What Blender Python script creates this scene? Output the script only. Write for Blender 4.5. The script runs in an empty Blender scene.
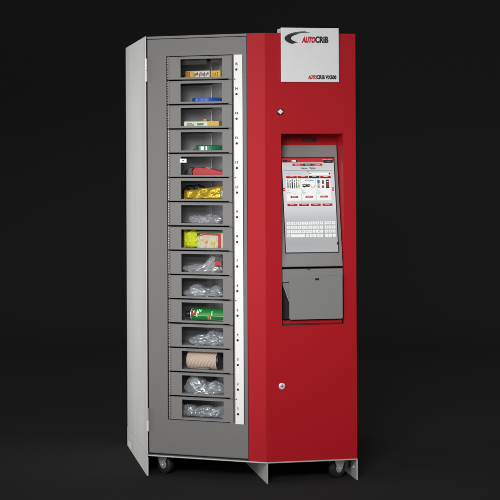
import bpy, bmesh, math, random
from mathutils import Vector, Matrix, noise
random.seed(7)
C = bpy.context.scene.collection
sc = bpy.context.scene

# ------------------------------------------------------------------ layout
# world: camera on the -Y side looking along +Y, floor at z=0, metres
CAMZ = 1.4716; FPX = 1600.0; VH = 157.0; ROLL = 0.0047
TH = math.atan2(.08, .4145)
ROOT = Matrix.Translation((.0675, 7.2, 0)) @ Matrix.Rotation(TH, 4, 'Z')   # machine: x along the red front, y into it
RI = ROOT.inverted()
EYE = RI @ Vector((0, 0, CAMZ))
L = Vector((-.498, .2995, 0))                       # front edge of the left side
DW = L.length
DOOR = Matrix.Translation(L) @ Matrix.Rotation(math.atan2(-.2995, .498), 4, 'Z')   # x left->right along the grey door, y inwards
FRONT = Matrix.Identity(4)
Z0, Z1 = .0975, 2.030                               # body underside and top

def ray(u, v):                                      # a sight line towards a measured spot of the photograph, machine space
    u, v = u-250, v-VH
    u, v = u-ROLL*v, v+ROLL*u
    return (RI.to_3x3() @ Vector((u/FPX, 1, -v/FPX)))
def on(M, u, v, d=0.0):                             # where it meets the plane at depth d of frame M -> (x, z) there
    Mi = M.inverted(); o = Mi @ EYE; r = Mi.to_3x3() @ ray(u, v)
    k = (d-o.y)/r.y; p = o+r*k
    return p.x, p.z

# ------------------------------------------------------------------ materials
def mat(name, col, rough=.5, metal=0, bump=0, bscale=200, bstretch=(1,1,1), var=0, vscale=5, vstretch=None, spec=.5, emit=None, coat=0):
    m = bpy.data.materials.new(name); m.use_nodes = True
    nt = m.node_tree; b = nt.nodes['Principled BSDF']
    b.inputs['Base Color'].default_value = (*col, 1); b.inputs['Roughness'].default_value = rough
    b.inputs['Metallic'].default_value = metal; b.inputs['Specular IOR Level'].default_value = spec
    b.inputs['Coat Weight'].default_value = coat; b.inputs['Coat Roughness'].default_value = .15
    tc = nt.nodes.new('ShaderNodeTexCoord')
    def nz(scale, st, det=4):
        mp = nt.nodes.new('ShaderNodeMapping'); mp.inputs['Scale'].default_value = st
        n = nt.nodes.new('ShaderNodeTexNoise'); n.inputs['Scale'].default_value = scale; n.inputs['Detail'].default_value = det
        nt.links.new(tc.outputs['Object'], mp.inputs[0]); nt.links.new(mp.outputs[0], n.inputs['Vector']); return n
    if bump:
        n = nz(bscale, bstretch); bp = nt.nodes.new('ShaderNodeBump'); bp.inputs['Strength'].default_value = bump; bp.inputs['Distance'].default_value = .001
        nt.links.new(n.outputs['Fac'], bp.inputs['Height']); nt.links.new(bp.outputs[0], b.inputs['Normal'])
    if var:
        n = nz(vscale, vstretch or bstretch, 5); mx = nt.nodes.new('ShaderNodeMix'); mx.data_type = 'RGBA'
        mx.inputs[6].default_value = (*[c*(1-var) for c in col], 1); mx.inputs[7].default_value = (*[min(1, c*(1+var)) for c in col], 1)
        nt.links.new(n.outputs['Fac'], mx.inputs[0]); nt.links.new(mx.outputs[2], b.inputs['Base Color'])
        mr = nt.nodes.new('ShaderNodeMapRange'); mr.inputs['To Min'].default_value = rough*.85; mr.inputs['To Max'].default_value = min(1, rough*1.15)
        nt.links.new(n.outputs['Fac'], mr.inputs['Value']); nt.links.new(mr.outputs[0], b.inputs['Roughness'])
    if emit:
        b.inputs['Emission Color'].default_value = (*col, 1); b.inputs['Emission Strength'].default_value = emit
        b.inputs['Base Color'].default_value = (.02, .02, .02, 1); b.inputs['Roughness'].default_value = .25
    return m
M = {}
M['grey'] = mat('grey_paint', (.185, .179, .174), .5, 0, .35, 900, var=.05, vscale=500)
M['grey2'] = mat('grey_paint_light', (.215, .208, .202), .5, 0, .3, 900, var=.05, vscale=500)
M['console'] = mat('console_grey', (.245, .243, .238), .48, 0, .3, 900, var=.04, vscale=500)
M['red'] = mat('red_paint', (.46, .007, .015), .5, 0, .25, 700, var=.04, vscale=300, spec=.2)
M['steel'] = mat('brushed_steel', (.74, .735, .715),   .5, .2, .4, 30, (14, 14, .35), var=.15, vscale=10, vstretch=(7, 7, .22))
M['lip'] = mat('plate_edge', (.74, .74, .72), .35, .5, .2, 200, var=.06, vscale=30)
M['skirt'] = mat('skirt_plate', (.60, .59, .57), .45, .3, .3, 300, var=.08, vscale=25)
M['bin'] = mat('bin_grey', (.36, .36, .37), .45, 0, .3, 400, var=.08, vscale=30)
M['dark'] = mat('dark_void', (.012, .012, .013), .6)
M['black'] = mat('black_plastic', (.015, .015, .017), .35)
M['rubber'] = mat('black_rubber', (.02, .02, .022), .45, 0, .3, 100)
M['chrome'] = mat('bright_metal', (.93, .94, .94), .3, .35, .1, 60)
M['caster'] = mat('zinc_plate', (.62, .63, .63), .3, .5, .15, 150, var=.1, vscale=60)
M['white'] = mat('white_enamel', (.90, .90, .88), .45, 0, .1, 300, var=.02, vscale=40)
M['sign'] = mat('sign_satin', (.90, .91, .90), .36, .15, .1, 500, var=.03, vscale=20)
M['ink'] = mat('black_ink', (.012, .012, .014), .5)
M['redink'] = mat('red_ink', (.58, .01, .015), .5)
M['greyink'] = mat('grey_ink', (.10, .10, .105), .5)
M['hinge'] = mat('hinge_metal', (.62, .58, .55), .35, .5, .3, 300, var=.1, vscale=80)
for n, c, r in (('yellow', (.64, .42, .015), .4), ('blue', (.02, .10, .45), .35), ('green', (.015, .22, .09), .35), ('cgreen', (.012, .24, .035), .3),
                ('cream', (.72, .72, .58), .5), ('crimson', (.48, .006, .012), .4), ('olive', (.06, .10, .03), .5), ('orange', (.8, .22, .04), .5)):
    M[n] = mat(n+'_print', c, r, var=.06, vscale=60)
M['hivis'] = mat('hi_vis_fabric', (.66, .74, .015), .7, 0, .8, 300, var=.12, vscale=60)
M['busy'] = mat('pack_print', (.72, .72, .58), .35, 0, .3, 200, var=.3, vscale=90)
M['backdrop'] = mat('backdrop_paper', (.0315, .0315, .0317), .9, 0, 0, spec=.0)

def foil(name, col, rough, metal, alpha, sc1=70, st=.9):
    m = mat(name, col, rough, metal); nt = m.node_tree; b = nt.nodes['Principled BSDF']
    tc = nt.nodes['Texture Coordinate']
    v = nt.nodes.new('ShaderNodeTexVoronoi'); v.inputs['Scale'].default_value = sc1; v.feature = 'SMOOTH_F1'
    n = nt.nodes.new('ShaderNodeTexNoise'); n.inputs['Scale'].default_value = sc1*.6; n.inputs['Detail'].default_value = 3; n.inputs['Distortion'].default_value = 1.5
    nt.links.new(tc.outputs['Object'], n.inputs['Vector']); nt.links.new(n.outputs['Color'], v.inputs['Vector']); v.inputs['Scale'].default_value = 7
    bp = nt.nodes.new('ShaderNodeBump'); bp.inputs['Strength'].default_value = st; bp.inputs['Distance'].default_value = .006
    nt.links.new(v.outputs['Distance'], bp.inputs['Height']); nt.links.new(bp.outputs[0], b.inputs['Normal'])
    b.inputs['Alpha'].default_value = alpha
    return m
M['poly'] = foil('clear_polythene', (.46, .47, .49), .24, .25, .7, 20, .22)
M['poly2'] = foil('grey_polythene', (.38, .40, .43), .26, .35, .92, 18, .25)
M['gold'] = foil('gold_foil', (.58, .40, .03), .25, .35, 1, 26, .4)
M['padgrey'] = mat('pad_grey', (.12, .16, .14), .5)
def pleat():
    m = mat('pleated_paper', (.62, .42, .28), .6); nt = m.node_tree; b = nt.nodes['Principled BSDF']; tc = nt.nodes['Texture Coordinate']
    w = nt.nodes.new('ShaderNodeTexWave'); w.inputs['Scale'].default_value = 58; w.bands_direction = 'Z'; w.inputs['Distortion'].default_value = .8
    mp = nt.nodes.new('ShaderNodeMapping'); mp.inputs['Rotation'].default_value = (0, -.3, 0)
    nt.links.new(tc.outputs['Object'], mp.inputs[0]); nt.links.new(mp.outputs[0], w.inputs['Vector'])
    r = nt.nodes.new('ShaderNodeValToRGB'); r.color_ramp.elements[0].color = (.58, .37, .25, 1); r.color_ramp.elements[1].color = (.70, .59, .51, 1)
    nt.links.new(w.outputs['Fac'], r.inputs[0]); nt.links.new(r.outputs[0], b.inputs['Base Color'])
    bp = nt.nodes.new('ShaderNodeBump'); bp.inputs['Strength'].default_value = .6; bp.inputs['Distance'].default_value = .002
    nt.links.new(w.outputs['Fac'], bp.inputs['Height']); nt.links.new(bp.outputs[0], b.inputs['Normal'])
    return m
M['pleat'] = pleat()
def busy():
    m = mat('busy_print', (.7, .7, .55), .4, bump=.3, bscale=90); nt = m.node_tree; b = nt.nodes['Principled BSDF']; tc = nt.nodes['Texture Coordinate']
    n = nt.nodes.new('ShaderNodeTexNoise'); n.inputs['Scale'].default_value = 75; n.inputs['Detail'].default_value = 3; n.inputs['Distortion'].default_value = 1.2
    nt.links.new(tc.outputs['Object'], n.inputs['Vector']); r = nt.nodes.new('ShaderNodeValToRGB'); e = r.color_ramp.elements
    e[0].position = .3; e[0].color = (.42, .40, .16, 1); e[1].position = .72; e[1].color = (.62, .20, .10, 1)
    for p, c in ((.42, (.52, .50, .30)), (.5, (.62, .61, .50)), (.60, (.50, .50, .36)), (.66, (.30, .36, .16))):
        x = e.new(p); x.color = (*c, 1)
    nt.links.new(n.outputs['Fac'], r.inputs[0]); nt.links.new(r.outputs[0], b.inputs['Base Color']); return m
M['busy'] = busy()
# display colours: the panel gives off its own light
for n, c in (('s_bg', (.50, .51, .51)), ('s_panel', (.66, .67, .67)), ('s_white', (.90, .92, .92)), ('s_red', (.52, .012, .02)), ('s_black', (.010, .010, .012)),
             ('s_grey', (.22, .22, .23)), ('s_blue', (.03, .14, .5)), ('s_yellow', (.6, .6, .05)), ('s_brown', (.22, .06, .02)), ('s_cyan', (.02, .12, .16)), ('s_low', (.30, .31, .32))):
    M[n] = mat('display_'+n[2:], c, emit=.95)
def screen_bg():
    m = mat('display_background', (.5, .5, .5), emit=.95); nt = m.node_tree; b = nt.nodes['Principled BSDF']; tc = nt.nodes['Texture Coordinate']
    sp = nt.nodes.new('ShaderNodeSeparateXYZ'); nt.links.new(tc.outputs['Generated'], sp.inputs[0])
    r = nt.nodes.new('ShaderNodeValToRGB'); e = r.color_ramp.elements
    e[0].position = 0; e[0].color = (.44, .45, .46, 1); e[1].position = 1; e[1].color = (.58, .59, .59, 1)
    for p, c in ((.10, .42), (.20, .46), (.34, .52), (.46, .66), (.58, .70)):
        x = e.new(p); x.color = (c, c*1.01, c*1.03, 1)
    nt.links.new(sp.outputs['Z'], r.inputs[0]); nt.links.new(r.outputs[0], b.inputs['Emission Color'])
    return m
M['s_grad'] = screen_bg()

# ------------------------------------------------------------------ mesh helper
class MB:
    def __init__(s, F=FRONT): s.v = []; s.f = []; s.mi = []; s.ms = []; s.F = F
    def m(s, k):
        if k not in s.ms: s.ms.append(k)
        return s.ms.index(k)
    def add(s, vs, fs, k, T=None):
        T = s.F @ T if T else s.F; b = len(s.v); i = s.m(k)
        s.v += [T @ Vector(p) for p in vs]; s.f += [[b+j for j in f] for f in fs]; s.mi += [i]*len(fs); return s
    def box(s, x0, x1, y0, y1, z0, z1, k, T=None):
        vs = [(x, y, z) for z in (z0, z1) for y in (y0, y1) for x in (x0, x1)]
        return s.add(vs, [(0, 2, 3, 1), (4, 5, 7, 6), (0, 1, 5, 4), (2, 6, 7, 3), (0, 4, 6, 2), (1, 3, 7, 5)], k, T)
    def prism(s, poly, z0, z1, k, T=None):           # plan polygon, extruded in z
        n = len(poly); vs = [(x, y, z0) for x, y in poly]+[(x, y, z1) for x, y in poly]
        return s.add(vs, [list(range(n))[::-1], list(range(n, 2*n))]+[(i, (i+1) % n, n+(i+1) % n, n+i) for i in range(n)], k, T)
    def slab(s, poly, y0, y1, k, T=None):            # x-z polygon, extruded in y
        n = len(poly); vs = [(x, y0, z) for x, z in poly]+[(x, y1, z) for x, z in poly]
        return s.add(vs, [list(range(n)), list(range(n, 2*n))[::-1]]+[(i, n+i, n+(i+1) % n, (i+1) % n) for i in range(n)], k, T)
    def ring(s, o, i, y0, y1, k, T=None):            # framed opening; o, i = (x0,x1,z0,z1) or 4 corners
        q = lambda r: [(r[0], r[2]), (r[1], r[2]), (r[1], r[3]), (r[0], r[3])] if not isinstance(r[0], tuple) else list(r)
        O, I = q(o), q(i); vs = [(x, y, z) for y in (y0, y1) for P in (O, I) for x, z in P]; fs = []
        for a in range(4):
            b = (a+1) % 4
            fs += [(a, b, 4+b, 4+a), (8+b, 8+a, 12+a, 12+b), (a, 8+a, 8+b, b), (4+b, 12+b, 12+a, 4+a)]
        return s.add(vs, fs, k, T)
    def cyl(s, p, q, r0, r1, k, n=32, T=None, caps=True):
        p, q = Vector(p), Vector(q); d = (q-p).normalized(); a = d.orthogonal().normalized(); b = d.cross(a)
        vs = [tuple(c+(a*math.cos(t)+b*math.sin(t))*r) for c, r in ((p, r0), (q, r1)) for t in [2*math.pi*j/n for j in range(n)]]
        fs = [(j, (j+1) % n, n+(j+1) % n, n+j) for j in range(n)]
        if caps: fs += [list(range(n))[::-1], list(range(n, 2*n))]
        return s.add(vs, fs, k, T)
    def lathe(s, p, d, prof, k, n=40, T=None):       # prof = [(along, radius)]
        p, d = Vector(p), Vector(d).normalized(); a = d.orthogonal().normalized(); b = d.cross(a); vs = []; fs = []
        for h, r in prof: vs += [tuple(p+d*h+(a*math.cos(2*math.pi*j/n)+b*math.sin(2*math.pi*j/n))*max(r, 1e-5)) for j in range(n)]
        for i in range(len(prof)-1): fs += [(i*n+j, i*n+(j+1) % n, (i+1)*n+(j+1) % n, (i+1)*n+j) for j in range(n)]
        return s.add(vs, fs, k, T)
    def quad(s, x0, x1, z0, z1, y, k, T=None): return s.add([(x0, y, z0), (x1, y, z0), (x1, y, z1), (x0, y, z1)], [(0, 1, 2, 3)], k, T)
    def text(s, t, x, z, h, w, y, k, shear=0, bold=0, T=None, align='LEFT'):   # fits the word to height h and width w
        cu = bpy.data.curves.new('lettering', 'FONT'); cu.body = t; cu.shear = shear; cu.offset = bold*1.75; cu.dimensions = '2D'; cu.fill_mode = 'BOTH'; cu.resolution_u = 3
        ob = bpy.data.objects.new('lettering', cu); C.objects.link(ob); bpy.context.view_layer.update()
        me = bpy.data.meshes.new_from_object(ob.evaluated_get(bpy.context.evaluated_depsgraph_get()))
        vs = [v.co.copy() for v in me.vertices]; fs = [tuple(p.vertices) for p in me.polygons]
        bpy.data.objects.remove(ob); bpy.data.curves.remove(cu); bpy.data.meshes.remove(me)
        if not vs: return s
        x0 = min(v.x for v in vs); x1 = max(v.x for v in vs); y0 = min(v.y for v in vs); y1 = max(v.y for v in vs)
        sy = h/(y1-y0); sx = (w/(x1-x0)) if w else sy*.8
        if align == 'CENTER': x = x-(x1-x0)*sx/2
        return s.add([((v.x-x0)*sx+x, y, (v.y-y0)*sy+z) for v in vs], fs, k, T)
    def build(s, name, parent=None, bevel=0, smooth=0, pos=None, seg=2):
        # pos: origin of the mesh in the space of its vertices
        o0 = Vector(pos) if pos else Vector((0, 0, 0))
        me = bpy.data.meshes.new(name); me.from_pydata([tuple(p-o0) for p in s.v], [], s.f)
        for k in s.ms: me.materials.append(M[k])
        me.polygons.foreach_set('material_index', s.mi); me.update()
        bm = bmesh.new(); bm.from_mesh(me)
        if bevel: bmesh.ops.remove_doubles(bm, verts=bm.verts, dist=1e-5)
        bmesh.ops.recalc_face_normals(bm, faces=bm.faces) if bevel or smooth else None
        bm.to_mesh(me); bm.free()
        if smooth:
            me.polygons.foreach_set('use_smooth', [True]*len(me.polygons)); me.set_sharp_from_angle(angle=math.radians(smooth))
        o = bpy.data.objects.new(name, me); C.objects.link(o)
        if parent: o.parent = parent
        o.location = o0
        if bevel:
            b = o.modifiers.new('edge', 'BEVEL'); b.width = bevel; b.segments = seg; b.limit_method = 'ANGLE'; b.angle_limit = math.radians(40); b.harden_normals = False
        return o
def tag(o, label, cat=None, group=None, kind=None):
    if label: o['label'] = label
    if cat: o['category'] = cat
    if group: o['group'] = group
    if kind: o['kind'] = kind
    return o

# ------------------------------------------------------------------ the machine
root = bpy.data.objects.new('vending_machine', None); C.objects.link(root); root.matrix_world = ROOT
tag(root, 'tall red and grey tool vending machine with fifteen windowed compartments and a touch screen', 'vending machine')

BL, BR, R_ = (-.499, 1.094), (.422, 1.094), (.422, 0.0)
# left side: pale sheet running down to the floor, with a crease at the base line
sm = MB(); T = .004
sm.box(-.502, -.498, .2985, 1.094, Z0+.0015, Z1+.002, 'steel'); sm.build('side_panel', root, .0012)
sm = MB(); sm.box(-.5035, -.499, .2985, 1.094, 0, Z0, 'steel')
sm.box(-.499, -.4955, .2985, .3015, 0, Z0-.012, 'lip'); sm.build('side_skirt', root, .001)
s2 = MB(); s2.box(-.5045, -.5036, .95, 1.06, .012, .034, 'white'); s2.build('sticker', root)
sm = MB(); sm.box(.417, .4215, .012, 1.094, Z0, Z1, 'red'); sm.build('side_panel', root, .001)
sm = MB(); sm.box(-.497, .4165, 1.09, 1.094, Z0, Z1, 'grey'); sm.build('back_panel', root)
sm = MB(); sm.prism([(-.497, .306), (.0, .006), (.4165, .006), (.4165, 1.0895), (-.497, 1.0895)], Z1-.004, Z1-.001, 'grey'); sm.build('top_panel', root)
sm = MB(); sm.prism([(-.4985, .2965), (.0, -.004), (.4235, -.004), (.4235, 1.096), (-.4985, 1.096)], Z0-.0055, Z0, 'lip'); sm.build('base_plate', root, .0008)
# gussets under the base
g = MB(); g.box(.002, .0065, .0, .92, 0, Z0-.0055, 'skirt'); g.box(.0015, .0065, -.0045, -.0005, 0, Z0-.0085, 'lip'); g.build('base_gusset', root, .0008)
g = MB(); g.box(.4175, .422, .0, 1.09, 0, Z0-.0055, 'skirt'); g.box(.4185, .4235, -.0045, -.0005, 0, Z0-.0085, 'lip')
g.lathe((.4174, .05, .05), (-1, 0, 0), [(0, .006), (.003, .006), (.004, .004), (.004, 0)], 'chrome', 16); g.build('base_gusset', root, .0008)

def dx(u, v, d=0): return on(DOOR, u, v, d)[0]
def dz(u, v, d=0): return on(DOOR, u, v, d)[1]
def fx(u, v, d=0): return on(FRONT, u, v, d)[0]
def fz(u, v, d=0): return on(FRONT, u, v, d)[1]
XD = dx(247.5, 250)                                  # right edge of the grey door
# cabinet lintel and post around the grey door
sm = MB(DOOR); zt = dz(200, 37.6)
sm.box(0.004, XD, 0, .02, zt+.001, Z1, 'grey2'); sm.build('lintel', root, .001)
sm = MB(DOOR); sm.box(.0005, .0035, .006, .03, Z0+.004, zt, 'dark'); sm.box(.004, XD, .028, .03, Z0+.001, Z0+.03, 'dark'); sm.build('door_jamb', root)

# red sheet: strip along the door plane, bend, front with console opening
ox0, ox1 = fx(281.6, 230), fx(343.6, 230); oz1, oz0 = fz(312, 133.6), fz(312, 324.8)
sm = MB()
d = (DOOR.to_3x3() @ Vector((1, 0, 0))); nin = (DOOR.to_3x3() @ Vector((0, 1, 0)))
Dp = DOOR @ Vector((XD+.0015, 0, 0)); Di = Dp+nin*.004
sm.prism([(Dp.x, Dp.y), (-.0025, .0015), (-.0007, .0004), (.0012, 0), (.0025, .004), (.0, .0045), (Di.x, Di.y)], Z0+.0005, Z1, 'red')
sm.prism([(Dp.x, Dp.y), (Di.x, Di.y), (Di.x+nin.x*.03, Di.y+nin.y*.03), (Di.x+nin.x*.03+.003, Di.y+nin.y*.03)], Z0+.0005, Z1, 'red')
O = [(.0012, Z0+.0005), (.4215, Z0+.0005), (.4215, Z1), (.0012, Z1)]
sm.ring(O, (ox0, ox1, oz0, oz1), 0, .004, 'red')
sm.box(.4175, .4215, .0041, .012, Z0+.0005, Z1, 'red')
fp = sm.build('front_panel', root)
b = fp.modifiers.new('edge', 'BEVEL'); b.width = .0009; b.segments = 2; b.limit_method = 'ANGLE'; b.angle_limit = math.radians(50)

# console recess
RD = .13
sm = MB(); e = .0005
sm.box(ox0-.003, ox0-e, .0045, RD, oz0-.003, oz1+.003, 'red'); sm.box(ox1+e, ox1+.003, .0045, RD, oz0-.003, oz1+.003, 'red')
sm.box(ox0-e, ox1+e, .0045, RD, oz1+e, oz1+.003, 'red'); sm.box(ox0-e, ox1+e, .0045, RD, oz0-.003, oz0-e, 'red')
sm.box(ox0-e, ox1+e, RD, RD+.003, oz0-.003, oz1+.003, 'red')
# sill strip with a dark joint at the bottom of the opening
sm.box(ox0+.006, ox1-.006, .012, .05, oz0+.006, oz0+.020, 'red'); sm.box(ox0, ox1, .012, .05, oz0, oz0+.0055, 'dark')
sm.build('console_recess', root, .0006)
sm = MB(); x0, z0 = on(FRONT, 301.5, 142.3, RD); x1, z1 = on(FRONT, 316.5, 137.4, RD)
sm.text('AUTOCRIB', x0, z0, z1-z0, x1-x0, RD-.0008, 'ink', .35, .045); sm.build('console_lettering', root)

# tilted monitor housing: top leans back into the recess
tz, bz = fz(310, 145, .115), fz(310, 266.6, .006)
ang = math.atan2(.115-.006, tz-bz)
SCR = Matrix.Translation((0, .006, bz)) @ Matrix.Rotation(-ang, 4, 'X')
HH = (tz-bz)/math.cos(ang)
def sp(u, v, d=0): return on(SCR, u, v, d)
hx0, hx1 = ox0+.003, ox1-.003
a0 = sp(281.0, 157.4); a1 = sp(334.9, 157.4); b0 = sp(285.2, 253.4); b1 = sp(338.9, 253.4)
sx0 = (a0[0]+b0[0])/2; sx1 = (a1[0]+b1[0])/2; sz1 = a0[1]; sz0 = b0[1]
sx0 = max(sx0, hx0+.004); sx1 = min(sx1, hx1-.006)
mh = MB(SCR); mh.ring((hx0, hx1, 0, HH), (sx0, sx1, sz0, sz1), 0, .012, 'console'); mh.box(hx0, hx1, .0125, .03, .002, HH-.002, 'console')
mh = mh.build('monitor_housing', root, .003, seg=3)
bz_ = MB(SCR); bz_.ring((sx0+.0005, sx1-.0005, sz0+.0005, sz1-.0005), (sx0+.004, sx1-.004, sz0+.004, sz1-.004), .001, .008, 'black'); bz_.build('screen_surround', mh)
# the display itself
def smap(u, v):                                      # 0..1 across and down the glass, from measured spots
    t = (v-157.4)/(253.4-157.4); l = 281.2+t*4.2; r = 334.7+t*4.2
    return (sx0+.003)+((u-l)/(r-l))*(sx1-sx0-.006), (sz1-.003)-t*(sz1-sz0-.006)
S = MB(SCR); Y = [.0045]
def q(u0, u1, v0, v1, k, lay=1):
    vm = (v0+v1)/2; x0, zt_ = smap(u0, v0)[0], smap(u0, v0)[1]; x0 = smap(u0, vm)[0]; x1 = smap(u1, vm)[0]; zb = smap(u0, v1)[1]
    S.quad(x0, x1, zb, zt_, .0045-.0003*lay, k)
def tx(t, u0, u1, v0, v1, k, lay=3, **kw):
    vm = (v0+v1)/2; x0 = smap(u0, vm)[0]; x1 = smap(u1, vm)[0]; zb = smap(u0, v1)[1]; zt_ = smap(u0, v0)[1]
    S.text(t, x0, zb, zt_-zb, x1-x0, .0045-.0003*lay, k, **kw)
S.quad(sx0+.003, sx1-.003, sz0+.003, sz1-.003, .0045, 's_grad')
def qf(a, b, v0, v1, k, lay=1):
    S.quad(sx0+.003+(sx1-sx0-.006)*a, sx0+.003+(sx1-sx0-.006)*b, smap(0, v1)[1], smap(0, v0)[1], .0045-.0003*lay, k)
qf(0.0, 1.0, 157.5, 161.8, 's_red'); qf(.03, .30, 159.2, 161.6, 's_black', 2); qf(.80, .98, 159.3, 162.6, 's_black', 2); qf(.86, .94, 160.4, 161.4, 's_blue', 3)
tx('AUTO', 286.5, 291.5, 159.3, 161.2, 's_red', 4, shear=.3, bold=.04); tx('CRIB', 291.5, 296, 159.3, 161.2, 's_white', 4, bold=.04)
tx('Welcome  ADMIN', 323, 333, 158.3, 159.1, 's_white', 3)
q(292.4, 323.2, 163.0, 165.4, 's_red'); q(303.5, 313, 163.0, 165.4, 's_black', 2)
tx('ISSUE', 295, 300, 163.8, 164.8, 's_white'); tx('RETURN', 305.5, 311, 163.8, 164.8, 's_white'); tx('LOGOFF', 315.5, 320.5, 163.8, 164.8, 's_white')
tx('Issue - Type', 301.0, 315.8, 166.6, 169.2, 's_black', bold=.018)
q(283.5, 333.5, 170.0, 170.4, 's_grey'); q(307.5, 309, 170.8, 171.6, 's_grey', 2)
q(285.5, 332.5, 172.2, 201.6, 's_panel', 1)
tx('Filter', 286.4, 291, 172.9, 174.2, 's_grey'); tx('Item Description', 292, 302, 172.9, 174.2, 's_grey')
q(309.5, 331.5, 172.4, 174.8, 's_white', 2); q(309.6, 311.6, 172.9, 173.7, 's_grey', 3); q(329.6, 331.2, 172.6, 174.4, 's_black', 3)
for i, (k) in enumerate(('s_red', 's_red', 's_black', 's_red')):
    u = 286+i*11.6; q(u, u+10.9, 175.8, 178.0, k, 2); q(u+.3, u+10.6, 177.2, 177.8, 's_black', 3); q(u+3.4, u+7.5, 176.4, 176.8, 's_white', 4)
for i in range(3):
    u = 286.2+i*15.3; q(u, u+14.7, 178.8, 200.8, 's_white', 2)
for i, c in enumerate(('s_grey', 's_grey', 's_black', 's_grey', 's_grey', 's_yellow')):
    u = 287.1+i*2.25; v0 = 180.2+(.6 if i % 2 else -.2); q(u, u+1.25, v0, 188.4, c, 3); q(u, u+1.25, v0+1.2, v0+1.9, 's_white', 4); q(u+.2, u+1.05, v0-.8, v0, 's_black', 4); q(u, u+1.25, 185.6, 186.4, 's_black', 4)
# safety glasses and wire
def arc(cu, cv, ru, rv, a0, a1, w, k, lay=3, n=10):
    for i in range(n):
        p, r = [math.radians(a0+(a1-a0)*(i+j)/n) for j in (0, 1)]
        pts = []
        for aa, rr in ((p, 1), (r, 1), (r, 1-w), (p, 1-w)):
            x, z = smap(cu+ru*rr*math.cos(aa), cv-rv*rr*math.sin(aa)); pts.append((x, .0045-.0003*lay, z))
        S.add(pts, [(0, 1, 2, 3)], k)
arc(304.8, 185.6, 2.3, 1.9, 180, 360, .75, 's_black'); arc(308.4, 185.2, 2.3, 1.9, 180, 340, .75, 's_black'); q(302.4, 310.4, 184.3, 185.3, 's_black', 4)
arc(313.2, 185.8, 2.4, 2, 150, 380, .25, 's_grey'); arc(307.5, 183.2, 4.5, 3.6, 60, 130, .2, 's_grey'); arc(312, 183.5, 3.5, 3.6, 50, 140, .2, 's_grey')
q(317.8, 320.2, 179.8, 188.4, 's_yellow', 3); q(317.8, 320.2, 179.8, 182.8, 's_blue', 4); q(318.1, 320.0, 186.4, 187.6, 's_blue', 4)
q(322.4, 324.8, 181.4, 188.2, 's_brown', 3); q(322.9, 324.3, 180.1, 181.4, 's_black', 4); q(322.5, 324.7, 184.0, 185.6, 's_white', 4)
q(326.6, 330.0, 179.6, 188.4, 's_black', 3); q(327.0, 329.6, 182.4, 186.8, 's_brown', 4); q(327.2, 329.4, 181, 181.8, 's_white', 4); q(327.4, 329.2, 183.6, 184.6, 's_red', 5)
for i, (a, b_) in enumerate((('MARKER', 'Ink Pen Set'), ('SAFETY', 'Glasses'), ('CHEM', 'Lubricant'))):
    u = 287.1+i*15.2; tx(a, u, u+2.2, 190.0, 190.9, 's_black'); tx(b_, u, u+4.2, 191.6, 192.8, 's_black'); tx('In Stock', u, u+3.2, 193.2, 194.1, 's_grey')
    q(u+3.3, u+11.0, 196.0, 198.0, 's_red', 3); tx('SELECT', u+4.8, u+9.4, 196.5, 197.5, 's_white', 5)
tx('Qty 12', 292.6, 296.4, 190.8, 191.6, 's_grey'); tx('Bin 04', 292.6, 296.4, 193, 193.8, 's_grey')
for u in (283.0, 332.9): q(u, u+2.0, 187.6, 191.2, 's_red', 3); q(u+.6, u+1.3, 188.8, 190.0, 's_white', 4)
tx('Page 1 of 4 - Touch an item to continue the transaction', 292.5, 328, 201.9, 203.1, 's_grey')
for i in range(4):
    u = 287.2+i*11.9; q(u, u+10.2, 204.0, 206.4, 's_red', 3); q(u+.2, u+10.0, 205.6, 206.2, 's_black', 4); tx(('Back', 'Cancel', 'Search', 'Next')[i], u+3, u+7.2, 204.4, 205.4, 's_white', 5)
def key(u0, u1, v, ch=None):
    q(u0, u1, v-1.45, v+1.45, 's_white', 2)
    if ch: m_ = (u0+u1)/2; tx(ch, m_-(.12 if ch in 'I1.-;' else .45*len(ch)), m_+(.12 if ch in 'I1.-;' else .45*len(ch)), v-(.2 if ch in '.-' else .75), v+(.2 if ch in '.-' else .75), 's_black', 4)
for r, (v, ks, ns) in enumerate(((223.7, 'QWERTYUIOP', '789'), (228.0, 'ASDFGHJKL;', '456'), (232.2, 'ZXCVBNM', '123'))):
    for i, ch in enumerate(ks): key(286.6+i*3.72+r*.15, 289.7+i*3.72+r*.15, v, ch)
    for i, ch in enumerate(ns): key(324.9+i*3.85+r*.15, 328.0+i*3.85+r*.15, v, ch)
key(313.0, 315.4, 232.2, '.'); key(316.0, 323.2, 232.2, 'ENT')
key(286.9, 290.0, 236.4, 'CL'); key(290.7, 305.0, 236.4)
for u in (306.0, 309.7, 313.4): key(u, u+3.0, 236.4, '-')
key(317.2, 323.3, 236.4, 'DEL'); key(325.5, 332.2, 236.4, '0'); key(333.2, 336.2, 236.4, '.')
S.build('screen', mh)
x, z = sp(337.7, 243.3); kk = MB(SCR); kk.box(x-.0035, x+.0045, -.002, .0035, z-.006, z+.006, 'black'); kk.build('screen_latch', mh, .001)

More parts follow.
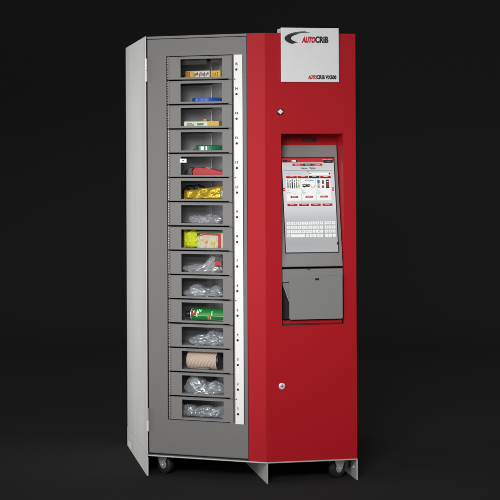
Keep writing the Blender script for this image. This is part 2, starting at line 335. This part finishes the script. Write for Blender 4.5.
# printer hood and tilt-out bin below the monitor
hz1, hz0 = fz(312, 268.9, .004), fz(312, 282, .004)
sm = MB(); sm.box(ox0+.004, ox1-.003, .004, .10, hz0, hz1, 'console'); hood = sm.build('dispenser_hood', root, .0035, seg=3)
sm = MB(); x = fx(309, 268); sm.box(x-.009, x+.009, .0025, .02, hz1-.002, hz1+.004, 'black'); sm.build('hood_catch', hood)
lx0, lz1 = on(FRONT, 289.3, 276.6, -.012); lx1, lz0 = on(FRONT, 342.8, 318.6, -.012)
sm = MB(); n = 6
def rr(x0, x1, z0, z1, r, k=5):
    P = []
    for cx, cz, a in ((x1-r, z1-r, 0), (x0+r, z1-r, 90), (x0+r, z0+r, 180), (x1-r, z0+r, 270)):
        P += [(cx+r*math.cos(math.radians(a+90*i/k)), cz+r*math.sin(math.radians(a+90*i/k))) for i in range(k+1)]
    return P
sm.slab(rr(lx0, lx1, lz0, lz1, .008), -.012, -.003, 'console'); flap = sm.build('bin_flap', root, .0015)
sm = MB(); x, z = on(FRONT, 317, 279.3, -.012); sm.box(x-.009, x+.009, -.0128, -.010, z-.0045, z+.0045, 'black'); sm.text('P', x-.021, z-.003, .005, .004, -.0124, 'greyink'); sm.build('finger_slot', flap)
# bin cheeks: slanted sides behind the flap
sm = MB(); cz1 = hz0-.002
cx0 = ox0+.0065
cm = fz(284, 284, .01); cb = fz(289, 301, .0)
sm.slab([(cx0, cm), (lx0+.004, cb-.004), (lx0+.004, cz1), (cx0, cz1)], .012, .016, 'console')
sm.slab([(cx0-.0015, cm), (cx0, cm), (lx0+.005, cb-.006), (lx0+.004, cb-.009)], .008, .0118, 'skirt')  # paler strip: light on the slanted edge, put into its colour
sm.build('bin_chute', root)
sm = MB(); sm.box(ox0+.001, ox1-.004, .055, .06, oz0+.022, hz0, 'dark'); sm.box(lx0+.012, ox1-.006, 0, .052, oz0+.024, oz0+.03, 'console'); sm.build('bin_tray', root)

# locks
def lock(u, v, r, sq):
    x, z = on(FRONT, u, v); m = MB()
    m.lathe((x, 0, z), (0, -1, 0), [(0, r*1.25), (.0015, r*1.25), (.003, r*1.0), (.0045, r*.95), (.0045, 0)], 'black' if sq else 'chrome', 24)
    if sq: m.box(-r*.72, r*.72, -.009, -.0045, -r*.72, r*.72, 'chrome', Matrix.Translation((x, 0, z)) @ Matrix.Rotation(math.radians(42), 4, 'Y'))
    else: m.box(x-r*.12, x+r*.12, -.0050, -.0044, z-r*.6, z+r*.6, 'black'); m.box(x-r*.5, x+r*.5, -.0052, -.0044, z-r*.1, z+r*.1, 'black')
    o = m.build('cam_lock', root, .0006, smooth=40)
    return o
tag(lock(280.1, 111.7, .0125, True), 'square bright key cylinder in a black ring above the console')
tag(lock(281.9, 386.2, .0120, False), 'round silver cam lock low on the red front')

# sign: plate folded back over the cabinet top
x0, z0 = on(FRONT, 281.2, 81.9, -.008); x1, z1 = on(FRONT, 338.7, 28.2, -.008)
sm = MB(); sm.box(x0, x1, -.008, -.0008, z0, z1, 'sign'); sm.box(x0+.002, x1-.002, -.0005, .085, z1-.022, z1-.0015, 'sign')
sign = sm.build('header_sign', root, .0012)
def sx(u, v): return on(FRONT, u, v, -.009)
def letter(t, u0, u1, v0, v1, k, par, name, **kw):
    a, b_ = sx(u0, v1), sx(u1, v0); m = MB(); m.text(t, a[0], a[1], b_[1]-a[1], b_[0]-a[0], -.0086, k, **kw); return m.build(name, par)
letter('AUTO', 301.6, 315.4, 36.6, 43.0, 'redink', sign, 'lettering', shear=.28, bold=.042)
letter('CRIB', 315.2, 328.4, 36.4, 43.0, 'ink', sign, 'lettering', bold=.03)
letter('AUTO', 307.8, 317.0, 75.2, 79.3, 'redink', sign, 'lettering', shear=.35, bold=.04)
letter('CRIB VX500', 316.6, 336.4, 75.2, 79.3, 'ink', sign, 'lettering', bold=.035)
# swoosh emblem: a tapering crescent open to the right
m = MB(); N = 40; outer = []; inner = []
for i in range(N+1):
    t = math.radians(72+(292-72)*i/N)
    outer.append((309+24*math.cos(t), 38.6-6.9*math.sin(t)) if False else None)
def crescent(k, cu, cv, ru, rv, iu, iv, iru, irv, a0, a1, y):
    P = []; Q = []
    for i in range(N+1):
        t = math.radians(a0+(a1-a0)*i/N)
        P.append(sx(cu+ru*math.cos(t), cv-rv*math.sin(t))); Q.append(sx(iu+iru*math.cos(t), iv-irv*math.sin(t)))
    vs = [(x, y, z) for x, z in P+Q]; m.add(vs, [(i, i+1, N+2+i, N+1+i) for i in range(N)], k)
crescent('greyink', 304.5, 38.4, 20, 7.1, 309.6, 38.0, 19.2, 5.4, 88, 232, -.0086)
crescent('ink', 304.2, 38.6, 19.2, 6.2, 309.4, 38.2, 18.4, 5.2, 125, 232, -.0090)
m.build('emblem', sign)

# ------------------------------------------------------------------ grey door with its fifteen compartment doors
WX0, WX1 = dx(167.2, 240), dx(233.6, 240)
WT = dz(200, 55.4); WB = dz(200, 421.4)
PITCH = (WT-WB)/15
zb = Z0+.010
sm = MB(DOOR); sm.ring((.0065, XD-.001, zb, zt-.0015), (WX0, WX1, WB, WT), 0, .012, 'grey')
sm.box(WX0-.02, WX0-.001, .0125, .03, WB-.02, WT+.02, 'dark'); sm.box(WX1+.001, WX1+.02, .0125, .03, WB-.02, WT+.02, 'dark')
door = sm.build('door', root, .0016)
# thin raised welt round the opening
sm = MB(DOOR); sm.ring((WX0-.0025, WX1+.0012, WB-.0028, WT+.0028), (WX0-.0008, WX1, WB-.0010, WT+.0010), -.0012, .001, 'grey2'); sm.build('door_trim', door)
for v0 in (58.6, 408.0):
    z1_ = dz(147, v0); z0_ = dz(147, v0+23)
    m = MB(DOOR); zm = z1_-(z1_-z0_)*.52
    m.cyl((.0018, -.003, zm+.0005), (.0018, -.003, z1_), .0062, .0062, 'hinge', 20); m.cyl((.0018, -.003, z0_), (.0018, -.003, zm-.0005), .0062, .0062, 'steel', 20)
    m.cyl((.0018, -.003, z0_-.002), (.0018, -.003, z1_+.002), .0025, .0025, 'dark', 12); m.build('hinge', root, smooth=40)
# compartment doors
ax0, ax1 = dx(169.6, 240), dx(232.6, 240); wx0, wx1 = dx(181.1, 240), dx(222.7, 240)
lat = dx(229.0, 240)
GAP = .0066; wtop = .0155; wbot = .0125
def cdoor():
    m = MB(DOOR)
    h = PITCH-GAP
    m.ring((ax0, ax1, 0, h), (wx0, wx1, wbot-GAP/2, h+GAP/2-wtop), .0015, .0065, 'grey2')
    m.ring((ax0+.0012, ax1-.0012, .0008, h-.0008), (ax0+.0042, ax1-.0042, .0035, h-.0035), .0005, .0016, 'grey2')
    m.box(lat, ax1, .0025, .008, -GAP*.72, -.0002, 'grey2')
    return m
proto = cdoor().build('compartment_door', root, .0013)
hm = MB(DOOR)
for i in range(9):
    z = .003+i*(PITCH-.008)/9; hm.cyl((ax0-.0042, .002, z), (ax0-.0042, .002, z+(PITCH-.008)/9*.6), .0026, .0026, 'hinge', 10)
hm.box(ax0-.0068, ax0-.0012, .0034, .0052, -.001, PITCH-.004, 'grey')
hproto = hm.build('hinge_strip', proto, smooth=40)
# carousel bin: wedge with floor, back and slanted sides
bk = .20
cR = dx(212.5, 240, bk); cL = dx(182.5, 240, bk); fR = wx1+.03; fL = wx0-.012
bm_ = MB(DOOR)
H = PITCH
bm_.prism([(fL, .014), (fR, .014), (cR, bk), (cL, bk)], wbot-.006, wbot-.003, 'bin')
bm_.prism([(cL, bk), (cR, bk), (cR, bk+.002), (cL, bk+.002)], wbot-.003, H-.010, 'bin')
bm_.prism([(cR, bk), (fR, .014), (fR+.002, .014), (cR+.0025, bk)], wbot-.003, H-.010, 'bin')
bm_.prism([(fL, .014), (cL, bk), (cL-.0025, bk), (fL-.002, .014)], wbot-.003, H-.010, 'bin')
bm_.cyl((cR-.001, bk-.003, wbot), (cR-.001, bk-.003, H-.02), .0018, .0018, 'lip', 8)
bm_.prism([(cL, bk-.001), (cR, bk-.001), (cR, bk-.003), (cL, bk-.003)], H-.016, H-.011, 'dark')  # dark strip: shade along the top of the back wall, put in as colour
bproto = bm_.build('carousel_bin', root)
rows = []
xb = MB(DOOR); xb.box(dx(181, 240, .03), dx(207.5, 240, .03), .03, .034, PITCH-.040, PITCH-.010, 'dark'); xb.box(dx(211.5, 240, .03), dx(224, 240, .03), .03, .034, PITCH-.034, PITCH-.010, 'dark'); xb.build('bin_top_shade', bproto)  # dark bars stand in for the shadow below the bin top
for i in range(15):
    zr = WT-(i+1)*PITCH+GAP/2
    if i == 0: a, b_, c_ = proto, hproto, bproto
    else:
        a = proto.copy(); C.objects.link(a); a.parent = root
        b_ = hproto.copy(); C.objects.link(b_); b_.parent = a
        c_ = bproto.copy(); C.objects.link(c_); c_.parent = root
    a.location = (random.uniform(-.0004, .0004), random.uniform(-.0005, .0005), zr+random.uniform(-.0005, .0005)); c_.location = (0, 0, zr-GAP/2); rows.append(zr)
# number strip
nx0, nx1 = dx(234.9, 240), dx(243.3, 240); nz1, nz0 = dz(238, 54.6), dz(239, 424.2)
sm = MB(DOOR); sm.box(nx0, nx1, -.003, -.0006, nz0, nz1, 'white'); sm.box(nx1+.0004, nx1+.0022, -.0012, -.0003, nz0, nz1-.01, 'dark'); strip = sm.build('number_strip', root, .0006)
for i in range(15):
    zr = WT-(i+1)*PITCH; cx = dx(237.4, 240); t = str(15-i)
    m = MB(DOOR); m.text(t, cx, zr+PITCH*.56, .0118, .0125 if len(t) == 2 else (.004 if t == '1' else .008), -.0034, 'ink', 0, .024, align='CENTER'); m.build('number', strip)
    m = MB(DOOR); m.lathe((cx, -.003, zr+PITCH*.385), (0, -1, 0), [(0, .0055), (.0015, .0052), (.002, .003), (.002, 0)], 'ink', 16); m.build('indicator_light', strip, smooth=40)
for i in (0, 4, 9, 13):
    zr = WT-(i+1)*PITCH; m = MB(DOOR); m.cyl((nx0+.004, -.0028, zr-.001), (nx0+.004, -.0045, zr-.001), .0032, .0028, 'greyink', 14); m.build('screw', strip, smooth=40)
# paper tag in the window of the fifth compartment
x0, z1 = on(DOOR, 179.9, 158.7, .001); x1, z0 = on(DOOR, 186.6, 162.6, .001)
m = MB(DOOR); m.box(x0, x1, -.0005, .0012, z0, z1, 'white'); m.box((x0+x1)/2-.004, (x0+x1)/2+.004, -.0012, -.0006, (z0+z1)/2-.0025, (z0+z1)/2+.0025, 'greyink'); m.build('paper_tag', root)

# casters
def caster(x, y, yaw):
    e = bpy.data.objects.new('caster', None); C.objects.link(e); e.parent = root; e.location = (x, y, 0); e.rotation_euler = (0, 0, yaw)
    w = MB(); w.lathe((-.016, 0, .043), (1, 0, 0), [(0, .0), (0, .024), (.001, .036), (.004, .0415), (.010, .0430), (.022, .0430), (.028, .0415), (.031, .036), (.032, .024), (.032, 0)], 'rubber', 48)
    w = w.build('wheel', e, smooth=35)
    h = MB(); h.lathe((-.0175, 0, .043), (1, 0, 0), [(0, 0), (0, .017), (.0015, .019)], 'caster', 32); h.lathe((.0175, 0, .043), (-1, 0, 0), [(0, 0), (0, .017), (.0015, .019)], 'caster', 32)
    h.build('hub', w, smooth=35)
    f = MB()
    for s in (-1, 1):
        xx = s*.0215
        P = [(-.012, .0385), (-.004, .031), (.006, .031), (.012, .040), (.030, .078), (.030, .084), (-.030, .084), (-.030, .074)]
        vs = [(xx-.0012, y_, z_) for y_, z_ in P]+[(xx+.0012, y_, z_) for y_, z_ in P]; n_ = len(P)
        f.add(vs, [list(range(n_))[::-1], list(range(n_, 2*n_))]+[(i, (i+1) % n_, n_+(i+1) % n_, n_+i) for i in range(n_)], 'caster')
    f.box(-.0225, .0225, -.03, .03, .0845, .0868, 'caster'); f.cyl((-.027, 0, .043), (.027, 0, .043), .0045, .0045, 'caster', 12)
    f.cyl((-.030, 0, .043), (-.0225, 0, .043), .0085, .0085, 'caster', 6)
    f.lathe((0, 0, .0868), (0, 0, 1), [(0, .024), (.0022, .024)], 'caster', 28)
    f.build('fork', e, .0006)
    return e
def under(u, v, z=.043):                              # spot below the base at axle height
    r = ray(u, v); k = (z-EYE.z)/r.z; p = EYE+r*k; return p.x, p.y
x, y = under(165.5, 464.0); caster(x, y, math.radians(-132)-TH)
x, y = under(337.0, 468.0); caster(x, y, math.radians(-50)-TH)

# ------------------------------------------------------------------ goods in the compartments (each a thing of its own)
def place(o, rw, u, d, ry=0):
    zr = WT-(rw)*PITCH+wbot-.0028
    x = dx(u, 240, d)
    o.matrix_world = ROOT @ DOOR @ Matrix.Translation((x, d, zr)) @ Matrix.Rotation(math.radians(ry), 4, 'Z'); return o
W = .00508
def goods(mb, name, rw, u, d, ry, label, cat, **kw): return tag(place(mb.build(name, **kw), rw, u, d, ry), label, cat)

m = MB()                                              # row 1: printed carton
w = .088; m.box(-w, w, -.02, .02, 0, .033, 'yellow')
for a, b_, k in ((-.083, -.077, 'crimson'), (-.073, -.066, 'crimson'), (-.05, .032, 'cream')): m.box(a, b_, -.0206, -.0201, .004, .031, k)
for i in range(9): x = -.047+i*.0088; m.box(x, x+.005, -.0212, -.0207, .007+(i % 3)*.003, .027-(i % 2)*.005, 'greyink' if i % 4 else 'ink')
m.box(.045, .058, -.0206, -.0201, .006, .024, 'orange'); m.text('12', .062, .008, .017, .014, -.0207, 'ink', .2); m.box(.036, .040, -.0206, -.0201, 0, .033, 'ink');
for i in range(7): m.box(-.045+i*.011, -.040+i*.011, -.0209, -.0207, .010+(i*5 % 4)*.004, .016+(i*3 % 5)*.003, ('yellow', 'crimson', 'olive')[i % 3])
if 1:
    m.box(-.05, .032, -.02, .02, .0331, .0338, 'cream')
goods(m, 'carton', 1, 205.5, .06, -3, 'yellow printed carton with a white band in the top compartment', 'carton', bevel=.001)
def blob(name, rx, ry, rz, mk, seed, rough=.25, fr=18, ridged=True, sub=5, peaks=(), floor=0.0, name2=None):
    film = mk.startswith('poly')
    if film: sub = 4
    bm = bmesh.new(); bmesh.ops.create_icosphere(bm, subdivisions=sub, radius=1)
    o_ = Vector((seed*3.1, seed*1.7, seed*.9))
    for v in bm.verts:
        p = v.co.copy(); q_ = Vector((p.x*rx, p.y*ry, p.z*rz))
        n1 = noise.noise(q_*fr*.5+o_)
        n2 = 1-2*abs(noise.noise(q_*fr+o_*2)); n3 = 1-2*abs(noise.noise(q_*fr*2.6+o_*3))
        a_ = q_.x+q_.z*(.5+.5*math.sin(seed)); fo = Vector((a_*fr*1.5, q_.y*fr*.6, (q_.z-q_.x*.5)*fr*.35))
        wv = 1-2*abs(noise.noise(fo+o_*4)); w2 = 1-2*abs(noise.noise(fo*2.3+o_*6))
        k = 1+rough*(n1*1.0+((n2*.25+n3*.12+wv*.6+w2*.25) if ridged else n2*.3)-.35)
        # square the outline a little, like a packet
        f = (abs(p.x)**3+abs(p.y)**3+abs(p.z)**3)**(-1/3)
        f = 1+(f-1)*.6
        z = q_.z*k*f+rz*.75
        for cx, wd, hh in peaks: z += hh*math.exp(-((p.x-cx)/wd)**2)*max(0, p.z+.3)
        if film:                                      # pulled-up corners and creases
            cr = noise.cell_vector(Vector((q_.x*70, q_.y*50, q_.z*70))+o_)
            z += (cr.z-.5)*.0045*max(0, p.z+.4); z += rz*.5*max(0, wv-.25)*max(0, p.z)
            v.co = Vector((q_.x*k*f+(cr.x-.5)*.004, q_.y*k*f+(cr.y-.5)*.007, max(floor, z)))
        else: v.co = Vector((q_.x*k*f, q_.y*k*f, max(floor, z)))
    me = bpy.data.meshes.new(name); bm.to_mesh(me); bm.free()
    me.materials.append(M[mk]); me.polygons.foreach_set('use_smooth', [not film]*len(me.polygons)); (None if film else me.set_sharp_from_angle(angle=math.radians(22)))
    o = bpy.data.objects.new(name, me); C.objects.link(o); return o
tag(place(blob('pouch', .024, .025, .012, 'black', 3, .25), 1, 188, .09), 'small black pouch behind the left end of the yellow carton', 'pouch')
m = MB(); m.lathe((0, 0, 0), (0, 0, 1), [(0, 0), (0, .066), (.003, .070), (.018, .070), (.021, .066), (.021, .04), (.016, .036), (.016, 0)], 'blue', 56)
goods(m, 'tape_roll', 2, 208, .085, 0, 'blue disc-shaped roll lying flat in the second compartment from the top', 'tape roll', smooth=40)
m = MB(); m.box(-.083, .083, -.025, .025, 0, .024, 'cream'); m.box(.028, .0835, -.0255, .0255, -.0001, .0245, 'yellow'); m.box(-.078, .026, -.0245, .0245, .0245, .0275, 'green')
m.box(-.07, -.035, -.0262, -.0256, .006, .010, 'ink'); m.box(-.07, -.045, -.0262, -.0256, .013, .016, 'crimson'); m.box(-.02, .01, -.0262, -.0256, .006, .016, 'green')
m.box(-.01, .01, -.01, .012, .0276, .032, 'crimson'); m.box(.01, .024, -.022, .0, .0276, .0335, 'yellow')
goods(m, 'slim_carton', 3, 203.5, .055, 5, 'slim cream and green carton with a yellow end in the third compartment', 'carton', bevel=.001)
m = MB(); m.lathe((0, 0, 0), (0, 0, 1), [(0, 0), (0, .058), (.004, .064), (.022, .064), (.026, .058), (.026, .035), (.015, .033), (.015, 0)], 'green', 56)
m.box(-.018, -.002, -.066, -.060, .003, .021, 'white'); m.box(.006, .014, -.066, -.060, .003, .021, 'white')
goods(m, 'tape_roll', 4, 210, .085, 0, 'green roll with white patches in the fourth compartment from the top', 'tape roll', smooth=40)
bpy.context.view_layer.update(); roll = bpy.data.objects['tape_roll.001']; cap = blob('red_cap', .011, .010, .006, 'crimson', 5, .15, sub=3); cap.parent = roll; cap.location = (-.055, -.035, 0)  # small red cap, a separate piece only parented to the roll
# row 5: red and black cutter
m = MB(); m.slab([(-.068, 0), (.085, 0), (.085, .016), (.055, .022), (.02, .030), (-.03, .036), (-.06, .034), (-.072, .018)], -.016, .016, 'crimson')
m.slab([(-.115, 0), (-.069, 0), (-.073, .018), (-.061, .0335), (-.085, .036), (-.105, .022)], -.0175, .0175, 'black'); m.slab([(-.01, .030), (.018, .028), (.012, .034), (-.004, .035)], -.01, .01, 'cream')
goods(m, 'hand_tool', 5, 208, .06, -2, 'red hand tool with a black end in the fifth compartment', 'tool', bevel=.005, seg=3)
# row 6: gold packet
def packet(name, w, h, th, mk, seed, tilt=0, amp=.006, nx=70, nz=34, top=None, fr=30, flat=False):
    vs = []; fs = []
    for s in (-1, 1):
        for j in range(nz+1):
            for i in range(nx+1):
                a, c_ = i/nx*2-1, j/nz
                hh = h*(top(a) if top else 1)
                bul = th*(max(0, 1-a**4)*max(0, 1-(2*c_-1)**4))**.6
                p = Vector((a*w, s*.5, c_*hh)); nn = noise.noise(p*fr+Vector((seed, 0, 0))); n2 = 1-2*abs(noise.noise(Vector((a*w, s, c_*hh))*fr*1.8+Vector((seed*2, 1, 0))))
                vs.append((a*w+nn*amp*.4, s*(bul+(nn*amp+n2*amp*.7)*(bul/th))+c_*hh*tilt, max(0, c_*hh+n2*amp*.3)))
    k = (nx+1)*(nz+1)
    for s in (0, 1):
        for j in range(nz):
            for i in range(nx):
                q_ = [s*k+j*(nx+1)+i, s*k+j*(nx+1)+i+1, s*k+(j+1)*(nx+1)+i+1, s*k+(j+1)*(nx+1)+i]
                fs.append(q_ if s == 0 else q_[::-1])
    m = MB(); m.add(vs, fs, mk); return m.build(name, bevel=0, smooth=0 if flat else 16)
tag(place(packet('foil_packet', .092, .064, .014, 'gold', 2, .2, .009, top=lambda a: .62+.34*(a+1)/2, fr=17), 6, 203.5, .05, 4), 'crinkled gold foil packet in the sixth compartment', 'packet')
tag(place(blob('dark_bundle', .06, .02, .036, 'black', 9, .3, fr=30), 6, 196, .10), 'dark crumpled bundle behind the gold foil packet', 'bundle')
tag(place(packet('white_packet', .02, .045, .008, 'poly2', 12, 0, .004), 6, 223.5, .06), 'pale packet at the right end beside the gold foil packet', 'packet')
# row 7 clear bag with zip edge
tag(place(blob('plastic_bag', .078, .03, .020, 'poly', 21, .22, 22), 7, 206, .06), 'flat clear plastic bag lying in the seventh compartment, just above the yellow garment', 'plastic bag', 'clear plastic bags in the compartments')
# row 8
tag(place(packet('folded_vest', .042, .080, .022, 'hivis', 4, .04, .007, top=lambda a: .97+.03*math.sin(a*5+1), fr=42), 8, 192.5, .06), 'bright yellow folded garment in the eighth compartment', 'garment')
m = MB(); m.slab(rr(-.066, .066, 0, .070, .006), -.018, .018, 'busy'); m.slab([(-.045, .006), (-.02, .004), (-.015, .05), (-.04, .054)], -.0188, -.0181, 'busy'); m.slab([(-.01, .004), (.03, .008), (.028, .056), (-.006, .052)], -.0188, -.0181, 'busy')
m.box(.036, .05, -.0195, -.0182, .0, .069, 'crimson'); m.slab([(-.066, .052), (-.03, .060), (.035, .0575), (.035, .062), (-.03, .066), (-.066, .058)], -.0192, -.0181, 'crimson'); m.slab([(-.066, .0625), (-.03, .0665), (.035, .0625), (.035, .0695), (-.066, .0695)], -.0192, -.0181, 'olive'); m.slab([(-.066, .0585), (-.052, .062), (-.052, .0695), (-.066, .0695)], -.0197, -.0193, 'ink'); m.box(-.06, .062, -.012, .02, .0705, .078, 'olive'); m.box(-.03, -.015, -.0196, -.0189, .022, .032, 'orange'); m.box(-.05, -.03, -.0196, -.0189, .035, .042, 'yellow'); m.box(.0, .02, -.0196, -.0189, .012, .03, 'yellow')
goods(m, 'first_aid_pack', 8, 212, .05, 2, 'cream printed pack with a red band beside the yellow garment', 'pack', bevel=.002)
# row 9
tag(place(blob('plastic_bag', .095, .03, .016, 'poly', 31, .34, 26, peaks=((.55, .38, .046),)), 9, 204, .06), 'clear plastic bag bunched high on its right, directly below the yellow garment', 'plastic bag', 'clear plastic bags in the compartments')
m = MB(); m.slab([(-.018, 0), (.018, -.004), (.016, .014), (-.014, .02)], -.001, .001, 'crimson'); m.slab([(-.02, .014), (.02, .012), (.02, .030), (-.016, .034)], .0012, .003, 'black')
o = m.build('red_tag'); place(o, 9, 218, .022); o.location.z += .036; tag(o, 'red and black tag on the bunched clear bag', 'tag')
tag(place(blob('plastic_bag', .09, .03, .018, 'poly2', 41, .28, 24, peaks=((-.35, .3, .014), (.6, .3, .016))), 10, 205.5, .06), 'clear plastic bag with two low peaks, just above the green can', 'plastic bag', 'clear plastic bags in the compartments')
# row 11 can
m = MB(); r = .0285
m.lathe((-.075, 0, r), (1, 0, 0), [(0, 0), (0, r*.86), (.003, r*.97), (.008, r), (.165, r), (.17, r*.95)], 'cgreen', 56)
m.lathe((-.075, 0, r), (1, 0, 0), [(.001, r*.9), (-.002, r*.93), (-.003, r*.86)], 'chrome', 56)
m.lathe((-.078, 0, r), (-1, 0, 0), [(0, r*.7), (.004, r*.62), (.008, r*.5), (.010, r*.55), (.03, r*.5), (.034, 0)], 'black', 40)
def wrap(a0, a1, t0, t1, k, n_=6):                    # patch on the can's side facing out
    R2 = r+.0006; vs = []
    for i in range(n_+1):
        t = math.radians(t0+(t1-t0)*i/n_); vs += [(a0, -R2*math.cos(t), r+R2*math.sin(t)), (a1, -R2*math.cos(t), r+R2*math.sin(t))]
    m.add(vs, [(2*i, 2*i+1, 2*i+3, 2*i+2) for i in range(n_)], k)
wrap(-.066, -.052, 0, 60, 'crimson'); wrap(-.062, -.056, 18, 42, 'white'); wrap(-.045, -.040, -20, 50, 'white'); wrap(-.040, -.032, 15, 30, 'white'); wrap(-.036, -.032, 15, 60, 'white'); wrap(-.028, -.022, 30, 55, 'white')
wrap(-.055, .09, -8, -5, 'cream'); wrap(.01, .018, -40, -10, 'orange'); wrap(.012, .09, -52, -46, 'cream'); wrap(.03, .034, -8, 40, 'white'); wrap(.022, .027, -38, -14, 'cream')
goods(m, 'spray_can', 11, 207.5, .05, -2, 'green spray can lying on its side, black nozzle to the left', 'spray can', smooth=40)
tag(place(blob('plastic_bag', .085, .03, .020, 'poly2', 52, .28, 24, peaks=((.45, .6, .022),)), 12, 206.5, .06), 'clear plastic bag rising to the right, just below the green spray can', 'plastic bag', 'clear plastic bags in the compartments')
# row 13: pleated filter
m = MB(); r = .041
m.lathe((-.075, 0, r), (1, 0, 0), [(0, 0), (0, r*.86), (.004, r*.95), (.01, r), (.145, r)], 'pleat', 64)
m.lathe((-.075, 0, r), (1, 0, 0), [(.145, r), (.146, r*1.03), (.156, r*1.03), (.157, r*.9), (.157, 0)], 'black', 64)
goods(m, 'filter_cartridge', 13, 203.5, .056, 3, 'orange and white pleated cylinder in the third compartment from the bottom', 'filter')
tag(place(blob('grey_pad', .03, .012, .008, 'padgrey', 61, .1, sub=4), 13, 203, .022), 'small grey pad lying in front of the pleated cylinder', 'pad')
tag(place(blob('plastic_bag', .085, .03, .024, 'poly2', 71, .30, 24, peaks=((-.45, .35, .034), (.55, .35, .014))), 14, 204.5, .06), 'grey plastic bag bunched high on its left, just below the pleated cylinder', 'plastic bag', 'clear plastic bags in the compartments')
tag(place(packet('plastic_bag', .105, .058, .020, 'poly2', 81, .15, .009, top=lambda a: .80+.12*abs(math.sin(a*4+1))+.10*abs(((a*5.3) % 1)-.5), fr=26, nx=34, nz=12, flat=True), 15, 202, .055), 'wide grey plastic bag filling the bottom compartment', 'plastic bag', 'clear plastic bags in the compartments')

# ------------------------------------------------------------------ studio sweep: floor curving up into the backdrop
m = MB(); P = []
P.append((-3, 0)); P.append((12.5, 0))
for i in range(13): t = math.radians(-90+90*i/12); P.append((12.5+2*math.cos(t), 2+2*math.sin(t)))
P.append((14.5, 9)); vs = [(x, y, z) for x in (-9, 9) for y, z in P]; n_ = len(P)
m.add(vs, [(i, i+1, n_+i+1, n_+i) for i in range(n_-1)][::-1], 'backdrop')
o = m.build('studio_floor', smooth=60); tag(o, 'plain black studio floor curving up into the backdrop behind the machine', 'floor', kind='structure')

# ------------------------------------------------------------------ light
def area(name, loc, at, sx_, sy_, power, spread=180, col=(1, 1, 1)):
    l = bpy.data.lights.new(name, 'AREA'); l.shape = 'RECTANGLE'; l.size = sx_; l.size_y = sy_; l.energy = power; l.spread = math.radians(spread); l.color = col
    o = bpy.data.objects.new(name, l); C.objects.link(o); o.location = loc
    o.rotation_euler = (Vector(at)-Vector(loc)).to_track_quat('-Z', 'Y').to_euler(); return o
area('key_softbox', (-2.7, 4.45, 1.5), (0.05, 7.2, 1.25), 1.2, 2.6, 6.2, 60)
area('fill_softbox', (-.7, 2.4, 2.7), (.05, 7.3, .92), 1.4, 1.2, 11.8, 46)
area('side_softbox', (-3.2, 7.6, 1.2), (-.5, 7.8, 1.1), .9, 2.4, 5.0, 40)
w = bpy.data.worlds.new('World'); sc.world = w; w.use_nodes = True
w.node_tree.nodes['Background'].inputs[0].default_value = (1, 1, 1, 1); w.node_tree.nodes['Background'].inputs[1].default_value = .32

# ------------------------------------------------------------------ camera
cd = bpy.data.cameras.new('camera'); cam = bpy.data.objects.new('camera', cd); C.objects.link(cam); sc.camera = cam
cd.sensor_width = 36; cd.sensor_fit = 'HORIZONTAL'; cd.lens = FPX/500*36; cd.clip_end = 100
cd.shift_y = -(250-VH)/500
cam.matrix_world = Matrix.Translation((0, 0, CAMZ)) @ Matrix.Rotation(math.radians(90), 4, 'X') @ Matrix.Rotation(-ROLL, 4, 'Z')
sc.view_settings.view_transform = 'Standard'; sc.view_settings.look = 'None'; sc.view_settings.gamma = 1; sc.view_settings.exposure = 0
sc.cycles.max_bounces = 6; sc.cycles.transparent_max_bounces = 12
